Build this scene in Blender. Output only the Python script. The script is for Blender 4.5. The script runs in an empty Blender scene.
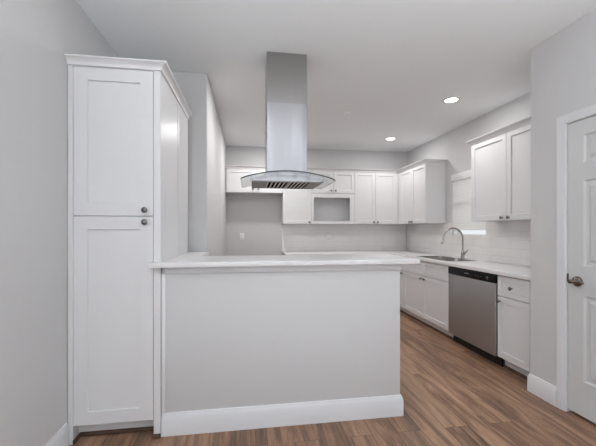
import bpy, bmesh, math, random
from math import radians as R, pi, sin, cos
from mathutils import Vector, Matrix
random.seed(4)
S = bpy.context.scene
COL = S.collection

# ------------------------------------------------------------------ camera, sky, daylight, exposure
cam_d = bpy.data.cameras.new('camera')
cam_d.sensor_width = 36.0
cam_d.lens = 333.28 / 596 * 36.0
cam_d.shift_y = 6.8 / 596
cam_d.clip_start = 0.02
cam = bpy.data.objects.new('camera', cam_d)
COL.objects.link(cam)
cam.location = (0, 0, 1.294)
cam.rotation_euler = (R(90), 0, R(-8.452))
S.camera = cam

world = bpy.data.worlds.new('daylight')
S.world = world
world.use_nodes = True
wb = world.node_tree.nodes['Background']
DAY = (0.86, 0.93, 1.0)
P_WORLD, P_UPFILL, P_FILL, P_CANL, CAN_POWER = 1.0, 64.0, 33.0, 13.0, 7.4
wb.inputs[0].default_value = (0.94, 0.98, 1.0, 1)
wb.inputs[1].default_value = P_WORLD

def area_light(name, loc, rot, sx, sy, power, color, shape='RECTANGLE'):
    d = bpy.data.lights.new(name, 'AREA')
    d.shape = shape
    d.size = sx
    if shape in ('RECTANGLE', 'ELLIPSE'):
        d.size_y = sy
    d.energy = power
    d.color = color
    o = bpy.data.objects.new(name, d)
    o.location = loc
    o.rotation_euler = rot
    COL.objects.link(o)
    return o

# up-tilted fill lights added at the unseen windows to brighten the ceiling
area_light('upfill_rear', (0.4, -4.93, 0.9), (R(150), 0, 0), 2.6, 1.1, P_UPFILL, (0.88, 0.94, 1.0))
area_light('upfill_left', (-1.22, -1.9, 0.9), (0, R(-150), 0), 1.1, 3.0, P_UPFILL * 0.6, (0.88, 0.94, 1.0))
area_light('upfill_right', (2.38, -1.9, 0.9), (0, R(150), 0), 1.1, 3.0, P_UPFILL * 0.6, (0.88, 0.94, 1.0))
FILL_COLOR = (0.90, 0.95, 1.0)
CAN_COLOR = (1.0, 0.99, 0.98)

vs = S.view_settings
vs.view_transform = 'Standard'
vs.look = 'None'
vs.gamma = 1.0
vs.use_curve_mapping = False
vs.exposure = -0.03

# ------------------------------------------------------------------ materials
def lin(r, g, b):
    f = lambda c: (c / 255 / 12.92) if c <= 10.3 else (((c / 255) + 0.055) / 1.055) ** 2.4
    return (f(r), f(g), f(b), 1)

def mat(name, rgb, rough=0.5, metal=0.0, spec=0.5):
    m = bpy.data.materials.new(name)
    m.use_nodes = True
    b = m.node_tree.nodes['Principled BSDF']
    b.inputs['Base Color'].default_value = lin(*rgb)
    b.inputs['Roughness'].default_value = rough
    b.inputs['Metallic'].default_value = metal
    b.inputs['Specular IOR Level'].default_value = spec
    return m, m.node_tree, b

def add_bump(nt, b, scale, strength, dist=0.002, stretch=(1, 1, 1), detail=3):
    tc = nt.nodes.new('ShaderNodeTexCoord')
    mp = nt.nodes.new('ShaderNodeMapping')
    mp.inputs['Scale'].default_value = stretch
    nz = nt.nodes.new('ShaderNodeTexNoise')
    nz.inputs['Scale'].default_value = scale
    nz.inputs['Detail'].default_value = detail
    bp = nt.nodes.new('ShaderNodeBump')
    bp.inputs['Strength'].default_value = strength
    bp.inputs['Distance'].default_value = dist
    nt.links.new(tc.outputs['Object'], mp.inputs[0])
    nt.links.new(mp.outputs[0], nz.inputs['Vector'])
    nt.links.new(nz.outputs['Fac'], bp.inputs['Height'])
    nt.links.new(bp.outputs[0], b.inputs['Normal'])
    return nz

M = {}
def simple(key, rgb, rough, metal=0.0, spec=0.5, bump=None):
    m, nt, b = mat(key, rgb, rough, metal, spec)
    if bump:
        add_bump(nt, b, *bump)
    M[key] = m

simple('wall_paint', (206, 205, 205), 0.75, bump=(90, 0.15, 0.001))
simple('ceiling_paint', (242, 244, 245), 0.9, bump=(60, 0.2, 0.001))
simple('trim_paint', (221, 221, 223), 0.4)
simple('door_paint', (205, 206, 206), 0.45)
simple('cabinet_white', (221, 220, 221), 0.36)
simple('cabinet_inside', (214, 212, 211), 0.6)
simple('quartz', (224, 222, 222), 0.3)
simple('knob_nickel', (120, 117, 114), 0.28, 1.0)
simple('handle_nickel', (112, 106, 102), 0.25, 1.0)
simple('faucet_nickel', (176, 172, 168), 0.27, 1.0)
simple('sink_steel', (150, 147, 144), 0.3, 1.0)
simple('black_plastic', (9, 9, 10), 0.35, 0.0, 0.25)
simple('black_toe', (7, 7, 7), 0.6)
simple('grey_print', (96, 96, 98), 0.5)
simple('badge_silver', (150, 150, 150), 0.4, 0.6)
simple('gap_shade', (12, 12, 12), 0.95, 0.0, 0.0)
simple('outlet_plastic', (238, 237, 235), 0.35)
simple('slot_dark', (70, 68, 66), 0.6)
simple('shoe_wood', (78, 56, 42), 0.45, bump=(40, 0.3, 0.001, (1, 8, 1)))
simple('vinyl_frame', (236, 237, 237), 0.35)
simple('plastic_white', (230, 229, 227), 0.5)
simple('filter_steel', (200, 198, 195), 0.55, 0.2)

# stainless sheet: brushed and very slightly warped
def steel(key, rgb, rough, warp, brush_dir, aniso=0.0):
    m, nt, b = mat(key, rgb, rough, 1.0)
    if aniso:
        b.inputs['Anisotropic'].default_value = aniso
        b.inputs['Anisotropic Rotation'].default_value = 0.25
        tg = nt.nodes.new('ShaderNodeTangent'); tg.direction_type = 'RADIAL'; tg.axis = 'Z'
        nt.links.new(tg.outputs[0], b.inputs['Tangent'])
    tc = nt.nodes.new('ShaderNodeTexCoord')
    mp = nt.nodes.new('ShaderNodeMapping')
    mp.inputs['Scale'].default_value = (6.0, 6.0, 0.7)
    n1 = nt.nodes.new('ShaderNodeTexNoise')
    n1.inputs['Scale'].default_value = 1.6
    n1.inputs['Detail'].default_value = 1
    b1 = nt.nodes.new('ShaderNodeBump')
    b1.inputs['Strength'].default_value = 1.0
    b1.inputs['Distance'].default_value = warp
    mp2 = nt.nodes.new('ShaderNodeMapping')
    mp2.inputs['Scale'].default_value = brush_dir
    n2 = nt.nodes.new('ShaderNodeTexNoise')
    n2.inputs['Scale'].default_value = 60
    n2.inputs['Detail'].default_value = 4
    mr = nt.nodes.new('ShaderNodeMapRange')
    mr.inputs['To Min'].default_value = rough * 0.8
    mr.inputs['To Max'].default_value = rough * 1.25
    L = nt.links.new
    L(tc.outputs['Object'], mp.inputs[0]); L(mp.outputs[0], n1.inputs['Vector'])
    L(n1.outputs['Fac'], b1.inputs['Height']); L(b1.outputs[0], b.inputs['Normal'])
    L(tc.outputs['Object'], mp2.inputs[0]); L(mp2.outputs[0], n2.inputs['Vector'])
    L(n2.outputs['Fac'], mr.inputs['Value']); L(mr.outputs[0], b.inputs['Roughness'])
    M[key] = m
steel('hood_steel', (168, 167, 170), 0.24, 0.016, (12, 12, 0.3), 0.85)
steel('hood_steel_upper', (158, 155, 153), 0.24, 0.014, (12, 12, 0.3), 0.85)
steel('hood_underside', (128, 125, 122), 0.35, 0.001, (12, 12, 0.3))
steel('appliance_steel', (178, 177, 177), 0.48, 0.001, (10, 10, 0.3))

# hood glass: tinted, thin
m, nt, b = mat('hood_glass', (226, 231, 231), 0.02)
b.inputs['Transmission Weight'].default_value = 1.0
b.inputs['IOR'].default_value = 1.2
M['hood_glass'] = m
simple('glass_edge', (62, 66, 68), 0.15)
m, nt, b = mat('window_glass', (245, 250, 250), 0.0)
b.inputs['Transmission Weight'].default_value = 1.0
b.inputs['IOR'].default_value = 1.05
gt = nt.nodes.new('ShaderNodeBsdfTransparent'); gg = nt.nodes.new('ShaderNodeBsdfGlossy'); gg.inputs['Roughness'].default_value = 0.02
gm = nt.nodes.new('ShaderNodeMixShader'); gm.inputs[0].default_value = 0.05
nt.links.new(gt.outputs[0], gm.inputs[1]); nt.links.new(gg.outputs[0], gm.inputs[2])
nt.links.new(gm.outputs[0], nt.nodes['Material Output'].inputs[0])
M['window_glass'] = m

# lamp lens
m = bpy.data.materials.new('lamp_lens')
m.use_nodes = True
nt = m.node_tree
b = nt.nodes['Principled BSDF']
b.inputs['Base Color'].default_value = (1, 1, 1, 1)
b.inputs['Emission Color'].default_value = (1.0, 0.96, 0.92, 1)
b.inputs['Emission Strength'].default_value = 12
M['lamp_lens'] = m

# shade cloth: lets a little daylight through
m = bpy.data.materials.new('shade_cloth')
m.use_nodes = True
nt = m.node_tree
b = nt.nodes['Principled BSDF']
b.inputs['Base Color'].default_value = lin(244, 243, 241)
b.inputs['Roughness'].default_value = 0.8
tr = nt.nodes.new('ShaderNodeBsdfTranslucent')
tr.inputs['Color'].default_value = lin(244, 243, 241)
mx = nt.nodes.new('ShaderNodeMixShader')
mx.inputs[0].default_value = 0.5
nt.links.new(b.outputs[0], mx.inputs[1])
nt.links.new(tr.outputs[0], mx.inputs[2])
nt.links.new(mx.outputs[0], nt.nodes['Material Output'].inputs[0])
M['shade_cloth'] = m

# plank floor, boards running away from the camera
def floor_material():
    m, nt, b = mat('plank_floor', (120, 92, 74), 0.42)
    L = nt.links.new
    N = nt.nodes.new
    tc = N('ShaderNodeTexCoord')
    mp = N('ShaderNodeMapping'); mp.inputs['Rotation'].default_value = (0, 0, R(90)); mp.inputs['Location'].default_value = (0.3, 0.05, 0)
    br = N('ShaderNodeTexBrick')
    br.inputs['Scale'].default_value = 1.0
    br.inputs['Brick Width'].default_value = 1.25
    br.inputs['Row Height'].default_value = 0.165
    br.inputs['Mortar Size'].default_value = 0.0012
    br.inputs['Mortar Smooth'].default_value = 0.2
    br.inputs['Bias'].default_value = 0.0
    br.inputs['Color1'].default_value = (0, 0, 0, 1)
    br.inputs['Color2'].default_value = (1, 1, 1, 1)
    br.inputs['Mortar'].default_value = (0.5, 0.5, 0.5, 1)
    br.offset = 0.37
    L(tc.outputs['Object'], mp.inputs[0]); L(mp.outputs[0], br.inputs['Vector'])
    # per-board shift of the grain
    cx = N('ShaderNodeCombineXYZ')
    mul = N('ShaderNodeMath'); mul.operation = 'MULTIPLY'; mul.inputs[1].default_value = 17.0
    L(br.outputs['Color'], mul.inputs[0]); L(mul.outputs[0], cx.inputs[2])
    va = N('ShaderNodeVectorMath'); va.operation = 'ADD'
    L(tc.outputs['Object'], va.inputs[0]); L(cx.outputs[0], va.inputs[1])
    mg = N('ShaderNodeMapping'); mg.inputs['Scale'].default_value = (8.0, 0.75, 1.0)
    L(va.outputs[0], mg.inputs[0])
    n1 = N('ShaderNodeTexNoise'); n1.inputs['Scale'].default_value = 1.5; n1.inputs['Detail'].default_value = 7; n1.inputs['Roughness'].default_value = 0.62; n1.inputs['Distortion'].default_value = 1.3
    L(mg.outputs[0], n1.inputs['Vector'])
    mg2 = N('ShaderNodeMapping'); mg2.inputs['Scale'].default_value = (60.0, 2.2, 1.0)
    L(va.outputs[0], mg2.inputs[0])
    n2 = N('ShaderNodeTexNoise'); n2.inputs['Scale'].default_value = 2.0; n2.inputs['Detail'].default_value = 4
    L(mg2.outputs[0], n2.inputs['Vector'])
    a1 = N('ShaderNodeMath'); a1.operation = 'MULTIPLY_ADD'; a1.inputs[1].default_value = 0.22
    L(n2.outputs['Fac'], a1.inputs[0])
    a2 = N('ShaderNodeMath'); a2.operation = 'MULTIPLY'; a2.inputs[1].default_value = 0.78
    L(n1.outputs['Fac'], a2.inputs[0]); L(a2.outputs[0], a1.inputs[2])
    a3 = N('ShaderNodeMath'); a3.operation = 'MULTIPLY_ADD'; a3.inputs[1].default_value = 0.16; 
    L(br.outputs['Color'], a3.inputs[0])
    a4 = N('ShaderNodeMath'); a4.operation = 'SUBTRACT'; a4.inputs[1].default_value = 0.08
    L(a1.outputs[0], a4.inputs[0]); L(a4.outputs[0], a3.inputs[2])
    cr = N('ShaderNodeValToRGB')
    e = cr.color_ramp.elements
    e[0].position = 0.30; e[0].color = lin(84, 63, 51)
    e[1].position = 0.70; e[1].color = lin(184, 148, 120)
    x = e.new(0.44); x.color = lin(124, 93, 73)
    x = e.new(0.55); x.color = lin(156, 121, 96)
    L(a3.outputs[0], cr.inputs[0])
    mixn = N('ShaderNodeMix'); mixn.data_type = 'RGBA'
    mixn.inputs['B'].default_value = lin(52, 40, 34)
    L(br.outputs['Fac'], mixn.inputs['Factor']); L(cr.outputs[0], mixn.inputs['A'])
    L(mixn.outputs['Result'], b.inputs['Base Color'])
    bp = N('ShaderNodeBump'); bp.inputs['Strength'].default_value = 0.25; bp.inputs['Distance'].default_value = 0.001
    L(n2.outputs['Fac'], bp.inputs['Height']); L(bp.outputs[0], b.inputs['Normal'])
    M['plank_floor'] = m
floor_material()

# glazed wall tile: rot turns the wall plane into the texture plane
def tile_material(key, rot):
    m, nt, b = mat(key, (226, 223, 221), 0.18)
    L = nt.links.new
    N = nt.nodes.new
    tc = N('ShaderNodeTexCoord')
    mp = N('ShaderNodeMapping'); mp.vector_type = 'POINT'; mp.inputs['Rotation'].default_value = rot
    br = N('ShaderNodeTexBrick')
    br.inputs['Scale'].default_value = 1.0
    br.inputs['Brick Width'].default_value = 0.305
    br.inputs['Row Height'].default_value = 0.0985
    br.inputs['Mortar Size'].default_value = 0.0018
    br.inputs['Mortar Smooth'].default_value = 0.3
    br.inputs['Color1'].default_value = lin(238, 236, 234)
    br.inputs['Color2'].default_value = lin(235, 232, 230)
    br.inputs['Mortar'].default_value = lin(214, 211, 209)
    L(tc.outputs['Object'], mp.inputs[0]); L(mp.outputs[0], br.inputs['Vector'])
    L(br.outputs['Color'], b.inputs['Base Color'])
    bp = N('ShaderNodeBump'); bp.inputs['Strength'].default_value = 0.4; bp.inputs['Distance'].default_value = 0.001; bp.invert = True
    L(br.outputs['Fac'], bp.inputs['Height']); L(bp.outputs[0], b.inputs['Normal'])
    M[key] = m
tile_material('tile_rear', (R(-90), 0, 0))
tile_material('tile_side', (0, R(90), R(90)))

# ------------------------------------------------------------------ mesh helpers
def bm_new():
    return bmesh.new()

def box(bm, x0, x1, y0, y1, z0, z1, bev=0.0, seg=2):
    vs_ = [bm.verts.new((x, y, z)) for z in (z0, z1) for y in (y0, y1) for x in (x0, x1)]
    idx = [(0, 2, 3, 1), (4, 5, 7, 6), (0, 1, 5, 4), (2, 6, 7, 3), (0, 4, 6, 2), (1, 3, 7, 5)]
    fs = [bm.faces.new([vs_[i] for i in f]) for f in idx]
    if bev > 0:
        es = list({e for f in fs for e in f.edges})
        bmesh.ops.bevel(bm, geom=es, offset=bev, segments=seg, profile=0.5, affect='EDGES')

def cells(bm, us, vs_, filled, w0, w1, axes='xy', bev=0.0):
    """slab made of grid cells: us x vs_ grid, filled(i,j); extruded w0..w1. axes name the plane."""
    def P(u, v, w):
        if axes == 'xy': return (u, v, w)
        if axes == 'yz': return (w, u, v)
        if axes == 'xz': return (u, w, v)
    cache = {}
    def V(i, j, k):
        key = (i, j, k)
        if key not in cache:
            cache[key] = bm.verts.new(P(us[i], vs_[j], (w0, w1)[k]))
        return cache[key]
    n, m_ = len(us) - 1, len(vs_) - 1
    F = lambda i, j: 0 <= i < n and 0 <= j < m_ and filled(i, j)
    fs = []
    for i in range(n):
        for j in range(m_):
            if not F(i, j): continue
            fs.append(bm.faces.new([V(i, j, 1), V(i + 1, j, 1), V(i + 1, j + 1, 1), V(i, j + 1, 1)]))
            fs.append(bm.faces.new([V(i, j, 0), V(i, j + 1, 0), V(i + 1, j + 1, 0), V(i + 1, j, 0)]))
            for (di, dj, a, b_) in ((-1, 0, (i, j), (i, j + 1)), (1, 0, (i + 1, j + 1), (i + 1, j)), (0, -1, (i + 1, j), (i, j)), (0, 1, (i, j + 1), (i + 1, j + 1))):
                if not F(i + di, j + dj):
                    fs.append(bm.faces.new([V(*a, 0), V(*a, 1), V(*b_, 1), V(*b_, 0)]))
    bmesh.ops.recalc_face_normals(bm, faces=fs)
    if bev:
        es = [e for e in {e for f in fs for e in f.edges} if len(e.link_faces) == 2 and e.calc_face_angle(0) > 0.5]
        bmesh.ops.bevel(bm, geom=es, offset=bev, segments=2, profile=0.5, affect='EDGES')

def sweep(bm, path, prof, z=0.0):
    """open 2-D path; prof = [(offset to the right of travel, height)] closed polygon; mitred."""
    pts = [Vector(p) for p in path]
    rings = []
    for i, p in enumerate(pts):
        ns = []
        if i > 0:
            d = (p - pts[i - 1]).normalized(); ns.append(Vector((d.y, -d.x)))
        if i < len(pts) - 1:
            d = (pts[i + 1] - p).normalized(); ns.append(Vector((d.y, -d.x)))
        if len(ns) == 2:
            nn = (ns[0] + ns[1]).normalized(); nn = nn / max(0.2, nn.dot(ns[0]))
        else:
            nn = ns[0]
        rings.append([bm.verts.new((p.x + nn.x * o, p.y + nn.y * o, z + h)) for o, h in prof])
    fs = []
    k = len(prof)
    for a, b_ in zip(rings, rings[1:]):
        for q in range(k):
            fs.append(bm.faces.new([a[q], a[(q + 1) % k], b_[(q + 1) % k], b_[q]]))
    fs.append(bm.faces.new(list(reversed(rings[0]))))
    fs.append(bm.faces.new(rings[-1]))
    bmesh.ops.recalc_face_normals(bm, faces=fs)

def lathe(bm, prof, mtx=None, seg=24):
    """prof = [(radius, height)] turned about local z, then mtx."""
    mtx = mtx or Matrix.Identity(4)
    rings = []
    for r, h in prof:
        if r < 1e-6:
            rings.append([bm.verts.new(mtx @ Vector((0, 0, h)))])
        else:
            rings.append([bm.verts.new(mtx @ Vector((r * cos(2 * pi * i / seg), r * sin(2 * pi * i / seg), h))) for i in range(seg)])
    fs = []
    for a, b_ in zip(rings, rings[1:]):
        for i in range(seg):
            j = (i + 1) % seg
            va = [a[0]] if len(a) == 1 else [a[i], a[j]]
            vb = [b_[0]] if len(b_) == 1 else [b_[j], b_[i]]
            if len(va) + len(vb) >= 3:
                fs.append(bm.faces.new(va + vb))
    if len(rings[0]) > 1: fs.append(bm.faces.new(list(reversed(rings[0]))))
    if len(rings[-1]) > 1: fs.append(bm.faces.new(rings[-1]))
    bmesh.ops.recalc_face_normals(bm, faces=fs)

def tube(bm, pts, rad, seg=14):
    pts = [Vector(p) for p in pts]
    rads = rad if isinstance(rad, (list, tuple)) else [rad] * len(pts)
    t0 = (pts[1] - pts[0]).normalized()
    up = Vector((0, 1, 0)) if abs(t0.y) < 0.9 else Vector((1, 0, 0))
    n = (up - t0 * up.dot(t0)).normalized()
    rings = []
    for i, p in enumerate(pts):
        a = pts[max(0, i - 1)]; c = pts[min(len(pts) - 1, i + 1)]
        t = (c - a).normalized()
        n = (n - t * n.dot(t)).normalized()
        bvec = t.cross(n)
        rings.append([bm.verts.new(p + (n * cos(2 * pi * k / seg) + bvec * sin(2 * pi * k / seg)) * rads[i]) for k in range(seg)])
    fs = []
    for a, b_ in zip(rings, rings[1:]):
        for k in range(seg):
            fs.append(bm.faces.new([a[k], a[(k + 1) % seg], b_[(k + 1) % seg], b_[k]]))
    fs.append(bm.faces.new(list(reversed(rings[0])))); fs.append(bm.faces.new(rings[-1]))
    bmesh.ops.recalc_face_normals(bm, faces=fs)

def shaker(bm, x0, x1, z0, z1, y=0.0, t=0.02, rail=0.06, rec=0.009, top_rail=None):
    """frame-and-panel front facing -y, front plane at y, recessed flat panel."""
    tr = top_rail or rail
    ch = 0.003
    def ring(a, b_, c, d, yy): return [bm.verts.new(p) for p in ((a, yy, c), (b_, yy, c), (b_, yy, d), (a, yy, d))]
    r0 = ring(x0, x1, z0, z1, y + t)
    r1 = ring(x0, x1, z0, z1, y + 0.002)
    r2 = ring(x0 + .002, x1 - .002, z0 + .002, z1 - .002, y)
    r3 = ring(x0 + rail, x1 - rail, z0 + rail, z1 - tr, y)
    r4 = ring(x0 + rail + ch, x1 - rail - ch, z0 + rail + ch, z1 - tr - ch, y + rec)
    fs = [bm.faces.new(r4), bm.faces.new(list(reversed(r0)))]
    for a, b_ in ((r0, r1), (r1, r2), (r2, r3), (r3, r4)):
        for i in range(4):
            j = (i + 1) % 4
            fs.append(bm.faces.new([a[i], a[j], b_[j], b_[i]]))
    bmesh.ops.recalc_face_normals(bm, faces=fs)

def obj(name, bm, material, parent=None, smooth=True, angle=35):
    me = bpy.data.meshes.new(name)
    bm.to_mesh(me)
    bm.free()
    me.materials.append(M[material])
    if smooth:
        for p in me.polygons: p.use_smooth = True
        me.set_sharp_from_angle(angle=R(angle))
    o = bpy.data.objects.new(name, me)
    COL.objects.link(o)
    if parent: o.parent = parent
    return o

def tag(o, label, cat, group=None):
    o['label'] = label; o['category'] = cat
    if group: o['group'] = group
    return o

def thing(name, label, cat, loc=(0, 0, 0), rotz=0.0, group=None):
    o = bpy.data.objects.new(name, None)
    o.empty_display_size = 0.1
    o.location = loc
    o.rotation_euler = (0, 0, rotz)
    COL.objects.link(o)
    return tag(o, label, cat, group)

def struct(name, bm, material, parent=None, **k):
    o = obj(name, bm, material, parent, **k)
    if not parent: o['kind'] = 'structure'
    return o

# ------------------------------------------------------------------ the room
XL, XD, XR = -1.077, 2.236, 2.922        # left wall, door wall, kitchen side wall
YB, YRET, XRET = 5.848, 3.16, -0.376     # rear wall, return wall, recess side wall
YST = 2.369                              # end of the door wall
CEIL = 2.74
YREAR = -4.8

bm = bm_new(); box(bm, -1.3, 3.2, YREAR - 0.15, YB + 0.15, -0.1, 0.0)
struct('floor', bm, 'plank_floor')
bm = bm_new(); box(bm, -1.3, 3.2, YREAR - 0.15, YB + 0.15, CEIL, CEIL + 0.1)
struct('ceiling', bm, 'ceiling_paint')
bm = bm_new()
cells(bm, [YREAR, -3.4, -0.4, YRET], [0, 0.35, 2.45, CEIL], lambda i, j: not (i == 1 and j == 1), XL - 0.12, XL, 'yz')
struct('wall_left', bm, 'wall_paint')
bm = bm_new(); box(bm, XL - 0.12, XRET, YRET, YB, 0, CEIL, 0.012, 3)
struct('wall_return', bm, 'wall_paint')
bm = bm_new(); box(bm, XL - 0.12, XR + 0.12, YB, YB + 0.12, 0, CEIL)
struct('wall_back', bm, 'wall_paint')
WY0, WY1, WZ0, WZ1 = 3.748, 4.456, 1.212, 2.09
bm = bm_new()
cells(bm, [YST, WY0, WY1, YB], [0, WZ0, WZ1, CEIL], lambda i, j: not (i == 1 and j == 1), XR, XR + 0.12, 'yz')
struct('wall_right', bm, 'wall_paint')
DY0, DY1, DZ1 = 1.235, 2.070, 2.052      # door opening
bm = bm_new()
cells(bm, [YREAR, -3.4, -0.4, DY0, DY1, YST - 0.002], [0, 0.35, DZ1, 2.45, CEIL], lambda i, j: not (i == 3 and j < 2) and not (i == 1 and j in (1, 2)), XD, XD + 0.115, 'yz')
box(bm, XD + 0.115, XR + 0.12, YST - 0.115, YST - 0.002, 0, CEIL)
struct('wall_door_side', bm, 'wall_paint')
# wall behind the camera, with openings added to let in light
bm = bm_new()
cells(bm, [XL - 0.12, -0.95, 0.3, 0.8, 1.75, XD + 0.115], [0, 0.35, 2.45, CEIL], lambda i, j: not (i in (1, 3) and j == 1), YREAR - 0.12, YREAR, 'xz')
struct('wall_rear', bm, 'wall_paint')
for n_, (a, c) in enumerate(((-0.95, 0.3), (0.8, 1.75))):  # unseen windows, added only for the daylight they let in
    bm = bm_new()
    cells(bm, [a, a + 0.04, c - 0.04, c], [0.35, 0.39, 1.40, 1.44, 2.41, 2.45], lambda i, j: not (i == 1 and j in (1, 3)), YREAR - 0.08, YREAR - 0.03, 'xz')
    struct('window_%d' % (n_ + 2), bm, 'vinyl_frame')

for n_, x in ((4, XL - 0.08), (5, XD + 0.03)):  # two more unseen side windows, added for light
    bm = bm_new()
    cells(bm, [-3.4, -3.35, -1.93, -1.87, -0.45, -0.4], [0.35, 0.40, 1.38, 1.42, 2.40, 2.45], lambda i, j: not (i in (1, 3) and j in (1, 3)), x, x + 0.05, 'yz')
    struct('window_%d' % n_, bm, 'vinyl_frame')

# half wall carrying the bar
KX0, KX1, KY = -0.538, 1.050, 2.2
bm = bm_new(); box(bm, KX0, KX1, KY, KY + 0.118, 0, 1.057, 0.004)
struct('wall_peninsula', bm, 'wall_paint')
bm = bm_new(); box(bm, -0.52, XRET, KY + 0.12, YRET - 0.002, 0, 1.05)
box(bm, -0.538, -0.38, 3.112, YRET - 0.002, 1.05, 1.058)
struct('wall_ledge', bm, 'wall_paint')
# apron board and left-hand stop of the half wall
bm = bm_new()
box(bm, KX0 + 0.02, KX1 + 0.006, KY - 0.012, KY, 1.018, 1.057, 0.002)
struct('trim_1', bm, 'trim_paint')
bm = bm_new()
box(bm, -0.5395, -0.514, KY - 0.010, KY, 0.142, 1.018, 0.002)
struct('trim_2', bm, 'trim_paint')

BB = [(0, 0), (0.016, 0), (0.016, 0.112), (0.012, 0.121), (0.0095, 0.131), (0.006, 0.14), (0, 0.142)]
bm = bm_new(); sweep(bm, [(KX0, KY), (KX1, KY), (KX1, KY + 0.118)], BB)
struct('baseboard_peninsula', bm, 'trim_paint')
bm = bm_new(); sweep(bm, [(XL, YREAR), (XL, 2.17)], BB)
struct('baseboard_left', bm, 'trim_paint')
bm = bm_new(); sweep(bm, [(XR - 0.55, YST - 0.002), (XD, YST - 0.002), (XD, DY1 + 0.062)], BB)
struct('baseboard_right', bm, 'trim_paint')
bm = bm_new(); sweep(bm, [(XD, DY0 - 0.062), (XD, YREAR)], BB)
struct('baseboard_right_2', bm, 'trim_paint')
bm = bm_new(); sweep(bm, [(XRET, YB), (0.56, YB)], BB)
struct('baseboard_back', bm, 'trim_paint')

# door casing and jambs
CS = [(0, 0), (0.006, 0), (0.009, 0.006), (0.0085, 0.020), (0.013, 0.030), (0.012, 0.042), (0.015, 0.052), (0.015, 0.056), (0.011, 0.060), (0, 0.060)]
bm = bm_new()
def casing(bm):
    # swept in the wall plane: outwards = -x, across = away from the opening
    path = [(DY1, 0.0), (DY1, DZ1), (DY0, DZ1), (DY0, 0.0)]
    rings = []
    dirs = [(1, 0), (1, 1), (-1, 1), (-1, 0)]
    for (y, z), (dy, dz) in zip(path, dirs):
        rings.append([bm.verts.new((XD - o, y + dy * w, z + dz * w)) for o, w in CS])
    k = len(CS); fs = []
    for a, c in zip(rings, rings[1:]):
        for q in range(k): fs.append(bm.faces.new([a[q], a[(q + 1) % k], c[(q + 1) % k], c[q]]))
    fs.append(bm.faces.new(rings[0])); fs.append(bm.faces.new(list(reversed(rings[-1]))))
    bmesh.ops.recalc_face_normals(bm, faces=fs)
casing(bm)
struct('trim_3', bm, 'trim_paint')
bm = bm_new()
for a, c in ((DY1 - 0.006, DY1), (DY0, DY0 + 0.006)):
    box(bm, XD - 0.002, XD + 0.115, a, c, 0, DZ1)
box(bm, XD - 0.002, XD + 0.115, DY0, DY1, DZ1 - 0.006, DZ1)
box(bm, XD + 0.066, XD + 0.08, DY0, DY1, 0, DZ1 - 0.006)     # stop and dark void behind are one closed back
struct('trim_4', bm, 'trim_paint')

# six-panel door leaf
LX = XD + 0.009
def door_leaf():
    bm = bm_new()
    ya, yb = DY0 + 0.009, DY1 - 0.009
    za, zb = 0.026, DZ1 - 0.010
    st = 0.112
    us = [ya, ya + st, (ya + yb) / 2 - 0.05, (ya + yb) / 2 + 0.05, yb - st, yb]
    zs = [za, 0.262, 0.845, 1.045, 1.632, 1.748, 1.940, zb]
    hole = lambda i, j: i in (1, 3) and j in (1, 3, 5)
    cells(bm, us, zs, lambda i, j: not hole(i, j), LX, LX + 0.035, 'yz')
    for i in (1, 3):
        for j in (1, 3, 5):
            a, c, d, e = us[i], us[i + 1], zs[j], zs[j + 1]
            def rg(ins, x): return [bm.verts.new((x, y, z)) for y, z in ((a + ins, d + ins), (c - ins, d + ins), (c - ins, e - ins), (a + ins, e - ins))]
            rs = [rg(0, LX), rg(0.012, LX + 0.010), rg(0.030, LX + 0.010), rg(0.048, LX + 0.003)]
            fs = []
            for p, q in zip(rs, rs[1:]):
                for k in range(4): fs.append(bm.faces.new([p[k], p[(k + 1) % 4], q[(k + 1) % 4], q[k]]))
            fs.append(bm.faces.new(rs[-1]))
            bmesh.ops.recalc_face_normals(bm, faces=fs)
            for f in fs:
                if f.normal.x > 0: f.normal_flip()
    return bm
door = struct('door_1', door_leaf(), 'door_paint', smooth=False)
# lever handle
HY, HZ = 1.990, 0.938
bm = bm_new()
mt = Matrix.Translation((LX, HY, HZ)) @ Matrix.Rotation(R(-90), 4, 'Y')
lathe(bm, [(0.036, 0.0), (0.036, 0.005), (0.032, 0.012), (0.022, 0.018), (0.012, 0.021), (0.011, 0.05), (0.013, 0.054), (0.013, 0.066), (0.009, 0.070), (0, 0.071)], mt, 28)
tube(bm, [(LX - 0.060, HY + 0.008, HZ), (LX - 0.061, HY - 0.015, HZ + 0.001), (LX - 0.060, HY - 0.04, HZ + 0.004), (LX - 0.056, HY - 0.055, HZ + 0.004), (LX - 0.050, HY - 0.072, HZ + 0.001), (LX - 0.046, HY - 0.082, HZ - 0.002)],
     [0.010, 0.0115, 0.011, 0.0105, 0.0095, 0.006], 14)
obj('door_handle', bm, 'handle_nickel', door)
bm = bm_new(); box(bm, LX - 0.006, LX, DY1 - 0.016, DY1 - 0.0065, HZ - 0.012, HZ + 0.046, 0.001)
obj('latch_plate', bm, 'slot_dark', door)

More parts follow.
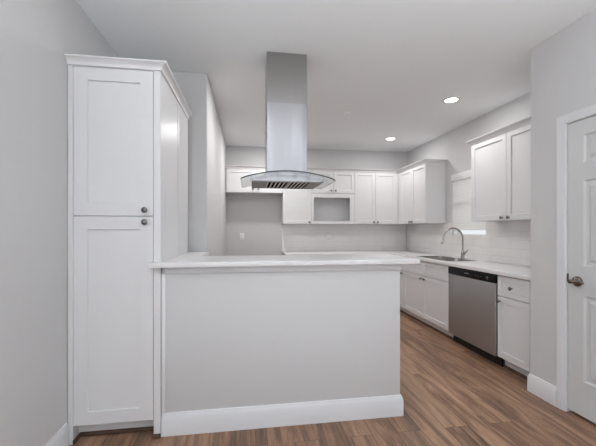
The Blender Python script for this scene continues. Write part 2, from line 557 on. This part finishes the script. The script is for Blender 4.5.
# ------------------------------------------------------------------ kitchen window and its shade
win = bpy.data.objects.new('window_1', None)
win.location = (XR + 0.045, (WY0 + WY1) / 2, WZ0)
COL.objects.link(win); win['kind'] = 'structure'
hw = (WY1 - WY0) / 2; hh = WZ1 - WZ0
bm = bm_new()
cells(bm, [-hw, -hw + 0.02, hw - 0.012, hw], [0, 0.022, hh * .5 - .02, hh * .5 + .02, hh - 0.03, hh], lambda i, j: not (i == 1 and j in (1, 3)), -0.02, 0.03, 'yz')
obj('window_frame', bm, 'vinyl_frame', win)
bm = bm_new(); box(bm, 0.004, 0.010, -hw + 0.02, hw - 0.012, 0.022, hh - 0.03)
obj('window_pane', bm, 'window_glass', win)
bm = bm_new(); box(bm, -0.03, -0.02, -0.02, 0.03, 0.010, 0.022, 0.003)
obj('window_latch', bm, 'plastic_white', win)

sh = thing('window_shade', 'white pleated shade lowered almost to the sill of the window over the sink', 'window shade', (XR + 0.006, (WY0 + WY1) / 2, 1.30))
bm = bm_new()
nP = 22; zt = 0.69
rows = []
for i in range(nP * 2 + 1):
    z = zt * i / (nP * 2); x = 0.0007 if i % 2 else -0.0007
    rows.append([(x, -hw + 0.006, z), (x, hw - 0.006, z)])
vv = [[bm.verts.new(p) for p in r] for r in rows]
v2 = [[bm.verts.new((p[0] + 0.004, p[1], p[2])) for p in r] for r in rows]
for a, c in zip(vv, vv[1:]): bm.faces.new([a[0], a[1], c[1], c[0]])
for a, c in zip(v2, v2[1:]): bm.faces.new([a[1], a[0], c[0], c[1]])
obj('shade_cloth', bm, 'shade_cloth', sh, smooth=False)
bm = bm_new(); box(bm, -0.014, 0.016, -hw + 0.004, hw - 0.004, -0.012, 0.006, 0.003)
obj('bottom_rail', bm, 'vinyl_frame', sh)
bm = bm_new(); box(bm, -0.024, 0.022, -hw + 0.003, hw - 0.003, 0.69, 0.787, 0.004)
obj('valance', bm, 'vinyl_frame', sh)

# ------------------------------------------------------------------ cabinets
KNOB = [(0.0075, 0.0), (0.0075, 0.003), (0.0055, 0.006), (0.0055, 0.012), (0.011, 0.016), (0.0165, 0.0205), (0.0165, 0.024), (0.013, 0.028), (0.006, 0.0305), (0, 0.031)]
_k = {}
def knob(parent, x, z, y=0.0, k=1.0):
    bm = bm_new()
    lathe(bm, [(r * k, h * k) for r, h in KNOB], Matrix.Translation((x, y, z)) @ Matrix.Rotation(R(90), 4, 'X'), 20)
    return obj('knob', bm, 'knob_nickel', parent)

def front(kind, parent, x0, x1, z0, z1, kn=None, rail=0.057, top_rail=None):
    bm = bm_new(); shaker(bm, x0, x1, z0, z1, 0.0, 0.019, rail, 0.011, top_rail)
    d = obj(kind, bm, 'cabinet_white', parent, smooth=False)
    if kn: knob(d, *kn)
    return d

CROWN = [(0.0, 0.0), (0.010, 0.0), (0.012, 0.014), (0.017, 0.022), (0.026, 0.031), (0.036, 0.037), (0.040, 0.039), (0.042, 0.046), (0.0, 0.046)]
def crown(parent, path, z):
    bm = bm_new(); sweep(bm, path, CROWN, z)
    return obj('crown_moulding', bm, 'cabinet_white', parent, angle=25)

G = 0.0016
# tall cabinet: local origin at floor, front plane y=0
PX0, PX1, PYF, PD = -1.074, -0.542, 2.183, 0.925
pan = thing('pantry_cabinet', 'tall white two-door pantry cabinet with crown moulding in the left corner', 'tall cabinet', (PX0, PYF, 0))
W = PX1 - PX0
bm = bm_new()
box(bm, 0.0, W, 0.019, PD, 0.108, 2.292, 0.001)
box(bm, 0.0, 0.028, 0.0, 0.019, 0.0, 2.292, 0.0015)            # left filler to the floor
box(bm, W - 0.042, W, 0.0, 0.019, 0.0, 2.292, 0.0015)           # right filler to the floor
box(bm, 0.028, W - 0.042, 0.0, 0.019, 2.283, 2.292)
box(bm, 0.0, 0.02, 0.019, PD, 0.0, 0.108)
box(bm, W - 0.02, W, 0.019, PD, 0.0, 0.108)
box(bm, 0.02, W - 0.02, 0.088, 0.10, 0.0, 0.108)                # toe board
obj('body', bm, 'cabinet_white', pan, smooth=False)
bm = bm_new(); box(bm, W, W + 0.003, 0.50, PD, 0.0, 2.292, 0.001)
obj('side_panel', bm, 'cabinet_white', pan, smooth=False)
front('door', pan, 0.030, W - 0.0445, 1.380, 2.281, (W - 0.090, 1.416, 0.0, 1.08), 0.078)
front('door', pan, 0.030, W - 0.0445, 0.110, 1.375, (W - 0.090, 1.341, 0.0, 1.08), 0.078)
crown(pan, [(0.0, -0.0), (W, -0.0), (W, PD)], 2.285)
bm = bm_new()
SH = [(0, 0), (0.012, 0), (0.0115, 0.010), (0.008, 0.017), (0, 0.024)]
sweep(bm, [(0.028, 0.0), (0.028, 0.019), (0.0285, 0.088), (W - 0.042, 0.088), (W - 0.042, 0.0)], [(o, h) for o, h in SH])
sweep(bm, [(W - 0.042, 0.0), (W, 0.0)], SH)
obj('shoe_moulding', bm, 'shoe_wood', pan, smooth=False)

# wall cabinets on the rear wall: front plane at Y = 5.52
UB, UT = 1.392, 2.290
YU = 5.520; UD = YB - YU - 0.002
gw = 'white wall cabinets'
def upper(label, loc, rotz, w, z0, doors, crown_path, depth=UD, niche=None, body_x=None, z1=UT, filler=None):
    t = thing('wall_cabinet', label, 'wall cabinet', (loc[0], loc[1], z0), rotz, gw)
    h = z1 - z0
    bx = body_x or (0.0, w)
    bm = bm_new()
    if niche:
        nx0, nx1, nz0, nz1, zsplit = [v for v in niche]
        zs = zsplit - z0
        box(bm, bx[0] + 0.0005, bx[1] - 0.0005, 0.019, depth, zs, h)
        box(bm, 0.0005, 0.018, 0.019, depth, 0, zs)
        box(bm, w - 0.018, w - 0.0005, 0.019, depth, 0, zs)
        box(bm, 0.018, w - 0.018, depth - 0.012, depth, 0, zs)
        box(bm, 0.018, w - 0.018, 0.019, depth - 0.012, nz0 - z0 - 0.02, nz0 - z0)
        # face frame of the open niche
        cells(bm, [0.0005, nx0, nx1, w - 0.0005], [0, nz0 - z0, nz1 - z0, zs - 0.003], lambda i, j: not (i == 1 and j == 1), 0.0, 0.019, 'xz')
    else:
        box(bm, bx[0] + 0.0005, bx[1] - 0.0005, 0.019, depth, 0, h)
    if filler: box(bm, filler[0], filler[1], 0.001, 0.019, 0, h)
    obj('body', bm, 'cabinet_white', t, smooth=False)
    for d in doors:
        x0, x1, a, c, kx, kz = d
        front('door', t, x0 + G, x1 - G, a - z0 + G, c - z0 - G, (kx, kz - z0) if kx is not None else None, 0.057)
    if crown_path: crown(t, crown_path, h)
    return t

upper('short wide two-door white wall cabinet over the empty refrigerator recess', (-0.372, YU), 0, 0.939, 1.905,
      [(0.022, 0.489, 1.905, UT, 0.445, 1.965), (0.489, 0.937, 1.905, UT, 0.534, 1.965)], [(0, 0), (0.939, 0)])
upper('single-door white wall cabinet between refrigerator recess and open microwave niche', (0.568, YU), 0, 0.486, UB,
      [(0, 0.486, UB, UT, 0.444, 1.425)], [(0, 0), (0.486, 0)])
upper('white wall cabinet with two short doors above an open microwave niche', (1.055, YU), 0, 0.750, UB,
      [(0, 0.375, 1.915, UT, 0.335, 1.958), (0.375, 0.750, 1.915, UT, 0.412, 1.958)], [(0, 0), (0.750, 0)], niche=(0.038, 0.668, 1.445, 1.842, 1.912))
upper('tall two-door white wall cabinet on the rear wall, right of the open niche', (1.806, YU), 0, 0.787, UB,
      [(0, 0.373, UB, UT, 0.337, 1.425), (0.373, 0.750, UB, UT, 0.410, 1.425)], [(0, 0), (0.746, 0)], filler=(0.7505, 0.788))
# right wall: front plane X = 2.595, local x runs towards the camera
XU = 2.595; UDR = XR - XU - 0.002
upper('two-door white wall cabinet on the right wall, in the corner left of the window', (XU, 5.518), R(-90), 0.910, UB,
      [(0.072, 0.475, UB, UT, 0.437, 1.422), (0.475, 0.910, UB, UT, 0.512, 1.422)], [(0.0, 0), (0.910, 0), (0.910, UDR)], depth=UDR, filler=(0.001, 0.0715))
upper('two-door white wall cabinet on the right wall between window and door wall', (XU, 3.585), R(-90), 1.09, UB,
      [(0.0, 0.540, UB, UT, 0.489, 1.421), (0.540, 1.09, UB, UT, 0.579, 1.421)], [(0.0, UDR), (0.0, 0), (1.09, 0)], depth=UDR)

# base cabinets on the right wall: front plane X = 2.31
XF = 2.310; BD = XR - XF - 0.002; BT = 0.876
gb = 'white base cabinets under the sink counter'
def base(label, loc, rotz, w, doors, drawers, depth=BD, filler=None, name='base_cabinet', group=gb, open_top=False):
    t = thing(name, label, 'base cabinet', (loc[0], loc[1], 0), rotz, group)
    bm = bm_new()
    if open_top:
        box(bm, 0.0005, 0.018, 0.019, depth, 0.108, BT)
        box(bm, w - 0.018, w - 0.0005, 0.019, depth, 0.108, BT)
        box(bm, 0.018, w - 0.018, 0.019, 0.036, 0.108, BT)
        box(bm, 0.018, w - 0.018, depth - 0.012, depth, 0.108, BT)
        box(bm, 0.018, w - 0.018, 0.036, depth - 0.012, 0.108, 0.126)
    else:
        box(bm, 0.0005, w - 0.0005, 0.019, depth, 0.108, BT)
    box(bm, 0.0005, w - 0.0005, 0.078, 0.092, 0.0, 0.108)
    if filler: box(bm, filler[0], filler[1], 0.002, 0.06, 0.108, BT)
    if filler: box(bm, filler[0], filler[1], 0.078, 0.092, 0.0, 0.108)
    obj('body', bm, 'cabinet_white', t, smooth=False)
    bm = bm_new(); sweep(bm, [(0.0005, 0.078), (w - 0.0005 if not filler else filler[1], 0.078)], SH)
    obj('shoe_moulding', bm, 'shoe_wood', t, smooth=False)
    for x0, x1, a, c, kx, kz in drawers:
        front('drawer', t, x0 + G, x1 - G, a, c, (kx, kz) if kx is not None else None, 0.045)
    for x0, x1, a, c, kx, kz in doors:
        front('door', t, x0 + G, x1 - G, a, c, (kx, kz) if kx is not None else None, 0.057)
    return t
D0, D1, W0, W1 = 0.110, 0.676, 0.682, 0.868
base('white base cabinet in the corner, partly hidden behind the bar counter', (XF, 5.235), R(-90), 0.500,
     [(0.035, 0.500, D0, D1, 0.463, 0.637)], [(0.035, 0.500, W0, W1, 0.265, 0.775)])
base('wide white sink base cabinet with two doors below false drawer fronts', (XF, 4.735), R(-90), 1.145,
     [(0.0, 0.572, D0, D1, 0.530, 0.637), (0.572, 1.145, D0, D1, 0.614, 0.637)],
     [(0.0, 0.572, W0, W1, None, 0), (0.572, 1.145, W0, W1, None, 0)], open_top=True)
base('narrow white base cabinet with one drawer over a door, beside the dishwasher', (XF, 2.818), R(-90), 0.366,
     [(0.0, 0.366, D0, D1, 0.032, 0.634)], [(0.0, 0.366, W0, W1, 0.172, 0.771)], filler=(0.366, 0.434))
# rear run: hidden behind the bar from here
base('white base cabinet under the rear wall counter behind the bar', (0.60, 5.235), 0, 1.728,
     [(0.02, 0.56, D0, D1, 0.52, 0.637), (0.56, 1.12, D0, D1, 0.60, 0.637), (1.12, 1.68, D0, D1, 1.16, 0.637)],
     [(0.02, 0.56, W0, W1, 0.29, 0.775), (0.56, 1.12, W0, W1, 0.84, 0.775), (1.12, 1.68, W0, W1, 1.4, 0.775)], depth=0.611)
# kitchen side of the peninsula
base('white base cabinet on the kitchen side of the half wall', (KX1, 2.945), R(180), 1.415,
     [(0.0, 0.47, D0, D1, 0.43, 0.637), (0.47, 0.94, D0, D1, 0.51, 0.637), (0.94, 1.415, D0, D1, 0.98, 0.637)],
     [(0.0, 0.47, W0, W1, 0.235, 0.775), (0.47, 0.94, W0, W1, 0.705, 0.775), (0.94, 1.415, W0, W1, 1.18, 0.775)], depth=0.624)

# ------------------------------------------------------------------ countertops
SX0, SX1, SY0, SY1 = 2.385, 2.735, 3.715, 4.44     # sink cut-out
bm = bm_new()
cells(bm, [0.58, 2.284, SX0, SX1, XR - 0.002], [YST + 0.003, SY0, SY1, 5.208, YB - 0.002],
      lambda i, j: (j == 3) or (i >= 1 and not (i == 2 and j == 1)), BT + 0.0005, 0.914, 'xy', 0.003)
tag(obj('countertop', bm, 'quartz', smooth=True), 'white quartz countertop running along the rear and right walls around the sink', 'countertop')

bm = bm_new()
cells(bm, [-0.598, KX0, -0.360, 1.164], [2.138, 2.1815, 2.655, YRET - 0.003], lambda i, j: (i == 1) or (j == 0) or (i == 2 and j < 2), 1.060, 1.092, 'xy', 0.004)
tag(obj('bar_countertop', bm, 'quartz'), 'long raised white quartz bar top on the half wall in front', 'countertop')
bm = bm_new(); box(bm, XRET + 0.006, KX1 + 0.02, KY + 0.120, 2.97, BT + 0.0005, 0.914, 0.003)
tag(obj('countertop', bm, 'quartz'), 'lower white counter behind the raised bar top', 'countertop')

# ------------------------------------------------------------------ sink and faucet
sk = thing('kitchen_sink', 'double-bowl stainless steel sink set in the white counter under the window', 'sink', (SX0, SY0, 0.914))
bm = bm_new()
def bowl(bm, x0, x1, y0, y1, dep, z=0.003):
    def rr(x0, x1, y0, y1, r, z, n=5):
        out = []
        for cx, cy, a0 in ((x1 - r, y1 - r, 0), (x0 + r, y1 - r, 90), (x0 + r, y0 + r, 180), (x1 - r, y0 + r, 270)):
            for k in range(n + 1):
                a = R(a0 + 90 * k / n); out.append(bm.verts.new((cx + r * cos(a), cy + r * sin(a), z)))
        return out
    rs = [rr(x0, x1, y0, y1, 0.05, z), rr(x0 + .006, x1 - .006, y0 + .006, y1 - .006, 0.05, z - 0.012), rr(x0 + .015, x1 - .015, y0 + .015, y1 - .015, 0.05, -dep + 0.03), rr(x0 + .04, x1 - .04, y0 + .04, y1 - .04, 0.03, -dep)]
    for a, c in zip(rs, rs[1:]):
        n = len(a)
        for k in range(n): bm.faces.new([a[k], a[(k + 1) % n], c[(k + 1) % n], c[k]])
    bm.faces.new(rs[-1])
    return rs[0]
sw, sl = SX1 - SX0, SY1 - SY0
mid = sl / 2
bowl(bm, 0.004, sw - 0.004, 0.004, mid - 0.010, 0.19, 0.0035)
bowl(bm, 0.004, sw - 0.004, mid + 0.010, sl - 0.004, 0.19, 0.0035)
cells(bm, [-0.018, 0.012, sw - 0.012, sw + 0.018], [-0.018, 0.012, mid - 0.016, mid + 0.016, sl - 0.012, sl + 0.018], lambda i, j: not (i == 1 and j in (1, 3)), 0.0005, 0.004, 'xy')
obj('basin', bm, 'sink_steel', sk, angle=50)
for yy in (mid / 2, mid * 1.5):
    bm = bm_new(); lathe(bm, [(0.0, 0.004), (0.02, 0.002), (0.036, 0.005), (0.04, 0.0)], Matrix.Translation((sw / 2, yy, -0.19)), 24)
    obj('drain', bm, 'faucet_nickel', sk)

FX, FY = 2.800, 4.035
fc = thing('faucet', 'tall brushed-nickel gooseneck faucet behind the sink', 'faucet', (FX, FY, 0.914))
bm = bm_new(); lathe(bm, [(0.027, 0), (0.027, 0.006), (0.022, 0.012), (0.0215, 0.085), (0.019, 0.095), (0.014, 0.105), (0.0, 0.105)], None, 24)
obj('base', bm, 'faucet_nickel', fc)
pts = [(0, 0, 0.10), (0, 0, 0.16), (0, 0, 0.22)]
cr_, cz = 0.139, 0.262
for k in range(0, 17):
    a = R(180 * k / 16 * 1.06)
    pts.append((-cr_ + cr_ * cos(a), 0, cz + cr_ * sin(a)))
pts.append((pts[-1][0] - 0.004, 0, pts[-1][2] - 0.006))
bm = bm_new(); tube(bm, pts, 0.0118, 16)
obj('spout', bm, 'faucet_nickel', fc)
e = Vector(pts[-1]); d = (Vector(pts[-1]) - Vector(pts[-2])).normalized()
bm = bm_new(); tube(bm, [e, e + d * 0.004, e + d * 0.026, e + d * 0.032], [0.0125, 0.0155, 0.0165, 0.0145], 16)
obj('spray_head', bm, 'faucet_nickel', fc)
bm = bm_new()
tube(bm, [(0.0, -0.015, 0.062), (0.0, -0.040, 0.062)], [0.016, 0.015], 16)
tube(bm, [(0.0, -0.034, 0.062), (0.004, -0.050, 0.082), (0.008, -0.075, 0.104), (0.010, -0.092, 0.116)], [0.010, 0.0085, 0.007, 0.006], 12)
obj('lever', bm, 'faucet_nickel', fc)

# ------------------------------------------------------------------ dishwasher
dw = thing('dishwasher', 'stainless steel dishwasher with black control panel beside the sink cabinet', 'dishwasher', (XF, 3.5835, 0), R(-90))
WD = 0.760
bm = bm_new(); box(bm, 0.004, WD - 0.004, 0.03, 0.57, 0.105, 0.868)
obj('tub', bm, 'black_plastic', dw)
bm = bm_new(); box(bm, 0.008, WD - 0.008, -0.012, 0.03, 0.100, 0.786, 0.005, 3)
obj('door', bm, 'appliance_steel', dw)
bm = bm_new(); box(bm, 0.006, WD - 0.006, -0.014, 0.03, 0.789, 0.866, 0.006, 3)
cp = obj('control_panel', bm, 'black_plastic', dw)
bm = bm_new(); box(bm, 0.30, 0.375, -0.0152, -0.0138, 0.826, 0.836)
obj('badge', bm, 'badge_silver', cp)
for x in (0.47, 0.51, 0.55):
    bm = bm_new(); box(bm, x, x + 0.018, -0.0150, -0.0138, 0.822, 0.829)
    obj('button', bm, 'grey_print', cp)
bm = bm_new(); lathe(bm, [(0.017, 0), (0.017, 0.002), (0.013, 0.003), (0, 0.003)], Matrix.Translation((0.648, -0.0138, 0.828)) @ Matrix.Rotation(R(90), 4, 'X'), 20)
obj('button', bm, 'grey_print', cp)
bm = bm_new(); box(bm, 0.004, WD - 0.004, 0.055, 0.07, 0.0, 0.105)
obj('toe_panel', bm, 'black_toe', dw)

# ------------------------------------------------------------------ range hood
HX, HYC = 0.312, 2.846
hd = thing('range_hood', 'stainless steel island range hood with curved glass canopy hanging from the ceiling', 'range hood', (HX, HYC, 1.66))
Z0h = 1.66
hwid = 0.166
def sleeve(x, y, z0, z1, bev):
    bm = bm_new()
    box(bm, -x, x, -y, y, z0 - Z0h, z1 - Z0h)
    es = [e for e in bm.edges if abs(e.verts[0].co.z - e.verts[1].co.z) > 0.1]
    bmesh.ops.bevel(bm, geom=es, offset=bev, segments=3, profile=0.5, affect='EDGES')
    return bm
obj('lower_chimney', sleeve(hwid, 0.140, 1.744, 2.330, 0.004), 'hood_steel', hd)
obj('upper_chimney', sleeve(hwid - 0.002, 0.138, 2.331, CEIL - 0.001, 0.004), 'hood_steel_upper', hd)
# glass: arched across x
GW, GY0, GY1 = 0.372, -0.300, 0.300
def arc_z(x): return 1.752 - 0.062 * (x / GW) ** 2 - Z0h
bm = bm_new()
n = 28; th_ = 0.010
top = []; bot = []
for i in range(n + 1):
    x = -GW + 2 * GW * i / n
    z = arc_z(x)
    # rounded front corners
    inset = 0.03 * max(0, (abs(x) / GW - 0.86) / 0.14) ** 2
    top.append([bm.verts.new((x, GY0 + inset, z)), bm.verts.new((x, GY1 - inset, z))])
    bot.append([bm.verts.new((x, GY0 + inset, z - th_)), bm.verts.new((x, GY1 - inset, z - th_))])
fs = []
for i in range(n):
    a, c, p, q = top[i], top[i + 1], bot[i], bot[i + 1]
    fs += [bm.faces.new([a[0], c[0], c[1], a[1]]), bm.faces.new([p[0], p[1], q[1], q[0]]),
           bm.faces.new([a[0], p[0], q[0], c[0]]), bm.faces.new([a[1], c[1], q[1], p[1]])]
fs += [bm.faces.new([top[0][0], top[0][1], bot[0][1], bot[0][0]]), bm.faces.new([top[-1][0], bot[-1][0], bot[-1][1], top[-1][1]])]
bmesh.ops.recalc_face_normals(bm, faces=fs)
gl = obj('glass_canopy', bm, 'hood_glass', hd, angle=30)
gl.data.materials.append(M['glass_edge'])
for p in gl.data.polygons:
    if abs(p.normal.y) > 0.7: p.material_index = 1
# body below the glass: flat bottom, arched top, bottom open for the filters
BW, BY0, BY1 = 0.284, -0.226, 0.216
zb = 1.673 - Z0h
bm = bm_new()
n = 20
pr = []
for i in range(n + 1):
    x = -BW + 2 * BW * i / n
    pr.append((x, arc_z(x) - th_ - 0.001))
fr = [bm.verts.new((x, BY0, z)) for x, z in pr]; bk = [bm.verts.new((x, BY1, z)) for x, z in pr]
ins = 0.016
fl = [bm.verts.new((x, BY0, zb + 0.006)) for x, z in pr]; bl_ = [bm.verts.new((x, BY1, zb + 0.006)) for x, z in pr]
fs = []
for i in range(n):
    fs += [bm.faces.new([fr[i], fr[i + 1], bk[i + 1], bk[i]]), bm.faces.new([fl[i], fl[i + 1], fr[i + 1], fr[i]]), bm.faces.new([bl_[i], bk[i], bk[i + 1], bl_[i + 1]]), bm.faces.new([fl[i], bl_[i], bl_[i + 1], fl[i + 1]])]
fs += [bm.faces.new([fl[0], fr[0], bk[0], bl_[0]]), bm.faces.new([fl[-1], bl_[-1], bk[-1], fr[-1]])]
bmesh.ops.recalc_face_normals(bm, faces=fs)
obj('body', bm, 'hood_steel', hd, angle=30)
# rim frame under the body
bm = bm_new()
F0, F1, FM = -0.165, 0.180, 0.010
cells(bm, [-BW, F0, FM - 0.008, FM + 0.008, F1, BW], [BY0, BY0 + 0.03, BY1 - 0.03, BY1], lambda i, j: not (i in (1, 3) and j == 1), zb, zb + 0.0055, 'xy')
obj('bottom_frame', bm, 'hood_underside', hd, angle=30)
for (a, c) in ((F0, FM - 0.008), (FM + 0.008, F1)):
    bm = bm_new(); box(bm, a, c, BY0 + 0.03, BY1 - 0.03, zb + 0.0045, zb + 0.0058)  # near-black sheet paints in the shade between the slats
    f = obj('filter', bm, 'gap_shade', hd)
    f['label'] = 'baffle filter with steel slats'
    bm = bm_new()
    k = 5; st = (c - a) / k
    for i in range(k):
        box(bm, a + st * i + st * 0.05, a + st * i + st * 0.46, BY0 + 0.03, BY1 - 0.03, zb + 0.0005, zb + 0.0025)
    obj('slats', bm, 'filter_steel', f, smooth=False)

# ------------------------------------------------------------------ tile backsplash
bm = bm_new(); box(bm, 0.586, XR - 0.0125, YB - 0.010, YB - 0.0005, 0.9145, UB - 0.002)
bs = tag(obj('tile_backsplash', bm, 'tile_rear'), 'white subway tile backsplash on the rear wall above the counter', 'backsplash')
bm = bm_new(); box(bm, 0.574, 0.585, YB - 0.013, YB - 0.0005, 0.9145, UB - 0.002, 0.002)
obj('edge_trim', bm, 'trim_paint', bs)
bm = bm_new()
cells(bm, [YST + 0.004, WY0, WY1, YB - 0.011], [0.9145, WZ0 - 0.002, UB - 0.002], lambda i, j: not (i == 1 and j == 1), XR - 0.010, XR - 0.0005, 'yz')
bs2 = tag(obj('tile_backsplash', bm, 'tile_side'), 'white subway tile backsplash on the right wall behind the faucet', 'backsplash')

# ------------------------------------------------------------------ wall outlets
def outlet(label, x, y, z):
    t = thing('wall_outlet', label, 'outlet', (x, y, z), 0, 'white wall outlets')
    bm = bm_new(); box(bm, -0.036, 0.036, -0.006, -0.0005, -0.059, 0.059, 0.003)
    p = obj('cover_plate', bm, 'outlet_plastic', t)
    for zc in (0.022, -0.022):
        bm = bm_new(); lathe(bm, [(0.017, 0), (0.017, 0.002), (0.015, 0.003), (0, 0.003)], Matrix.Translation((0, -0.006, zc)) @ Matrix.Rotation(R(90), 4, 'X'), 18)
        s = obj('socket', bm, 'outlet_plastic', t)
        bm = bm_new()
        for xs in (-0.0065, 0.0055): box(bm, xs, xs + 0.002, -0.0095, -0.0088, zc - 0.001, zc + 0.008)
        obj('slot', bm, 'slot_dark', s)
    return t
outlet('white duplex outlet low on the bare wall of the refrigerator recess', -0.111, YB, 1.178)
outlet('white duplex outlet on the tile under the open niche', 1.43, YB - 0.010, 1.175)

# ------------------------------------------------------------------ ceiling fittings
def can(label, x, y, power):
    t = thing('ceiling_light', label, 'ceiling light', (x, y, CEIL), 0, 'recessed kitchen ceiling lights')
    bm = bm_new(); lathe(bm, [(0.066, -0.003), (0.070, -0.0075), (0.084, -0.008), (0.094, -0.005), (0.096, -0.0005), (0.066, -0.0005), (0.066, -0.003)], None, 40)
    obj('trim_ring', bm, 'plastic_white', t)
    bm = bm_new(); lathe(bm, [(0, -0.006), (0.045, -0.0055), (0.0655, -0.003), (0.0655, -0.0008), (0, -0.0008)], None, 32)
    obj('lens', bm, 'lamp_lens', t)
    area_light('can_lamp', (x, y, CEIL - 0.012), (0, 0, 0), 0.13, 0.13, power, CAN_COLOR, 'DISK')
    return t
can('bright round recessed ceiling light nearer the camera, in front of the right cabinets', 2.232, 3.417, CAN_POWER)
can('bright round recessed ceiling light farther back, near the rear corner cabinets', 2.232, 5.017, CAN_POWER)
can('recessed ceiling light mostly hidden behind the range hood chimney', 0.318, 5.0, P_CANL)
can('recessed ceiling light behind the chimney, close to the hood', 0.318, 3.417, P_CANL)

sd = thing('smoke_detector', 'small flat white disc on the ceiling right of the range hood', 'ceiling sensor', (1.206, 3.992, CEIL))
bm = bm_new(); lathe(bm, [(0, -0.022), (0.032, -0.021), (0.041, -0.016), (0.042, -0.009), (0.050, -0.008), (0.052, -0.0005), (0, -0.0005)], None, 32)
obj('cover', bm, 'ceiling_paint', sd)

# ------------------------------------------------------------------ uplighters added out of view to brighten ceiling and walls
def uplighter(label, x, y):
    t = thing('fill_lamp', label, 'added fill lamp', (x, y, 0), 0, 'white uplighters added as fill')
    bm = bm_new(); lathe(bm, [(0, 0), (0.15, 0), (0.15, 0.012), (0.05, 0.025), (0.0, 0.026)], None, 32)
    obj('base', bm, 'plastic_white', t)
    bm = bm_new(); lathe(bm, [(0.013, 0.02), (0.013, 1.72), (0, 1.72)], None, 16)
    obj('pole', bm, 'faucet_nickel', t)
    bm = bm_new(); lathe(bm, [(0.02, 1.70), (0.06, 1.71), (0.13, 1.76), (0.18, 1.83), (0.175, 1.83), (0.125, 1.765), (0.06, 1.72), (0, 1.715)], None, 32)
    obj('lamp_shade', bm, 'plastic_white', t)
    area_light('fill_lamp_light', (x, y, 1.80), (R(180), 0, 0), 0.28, 0.28, P_FILL, FILL_COLOR, 'DISK')
uplighter('white uplighter added unseen as fill light, on the door side of the camera', 1.15, 0.05)
uplighter('white uplighter added unseen as fill light, near the left wall', -0.6, 0.0)
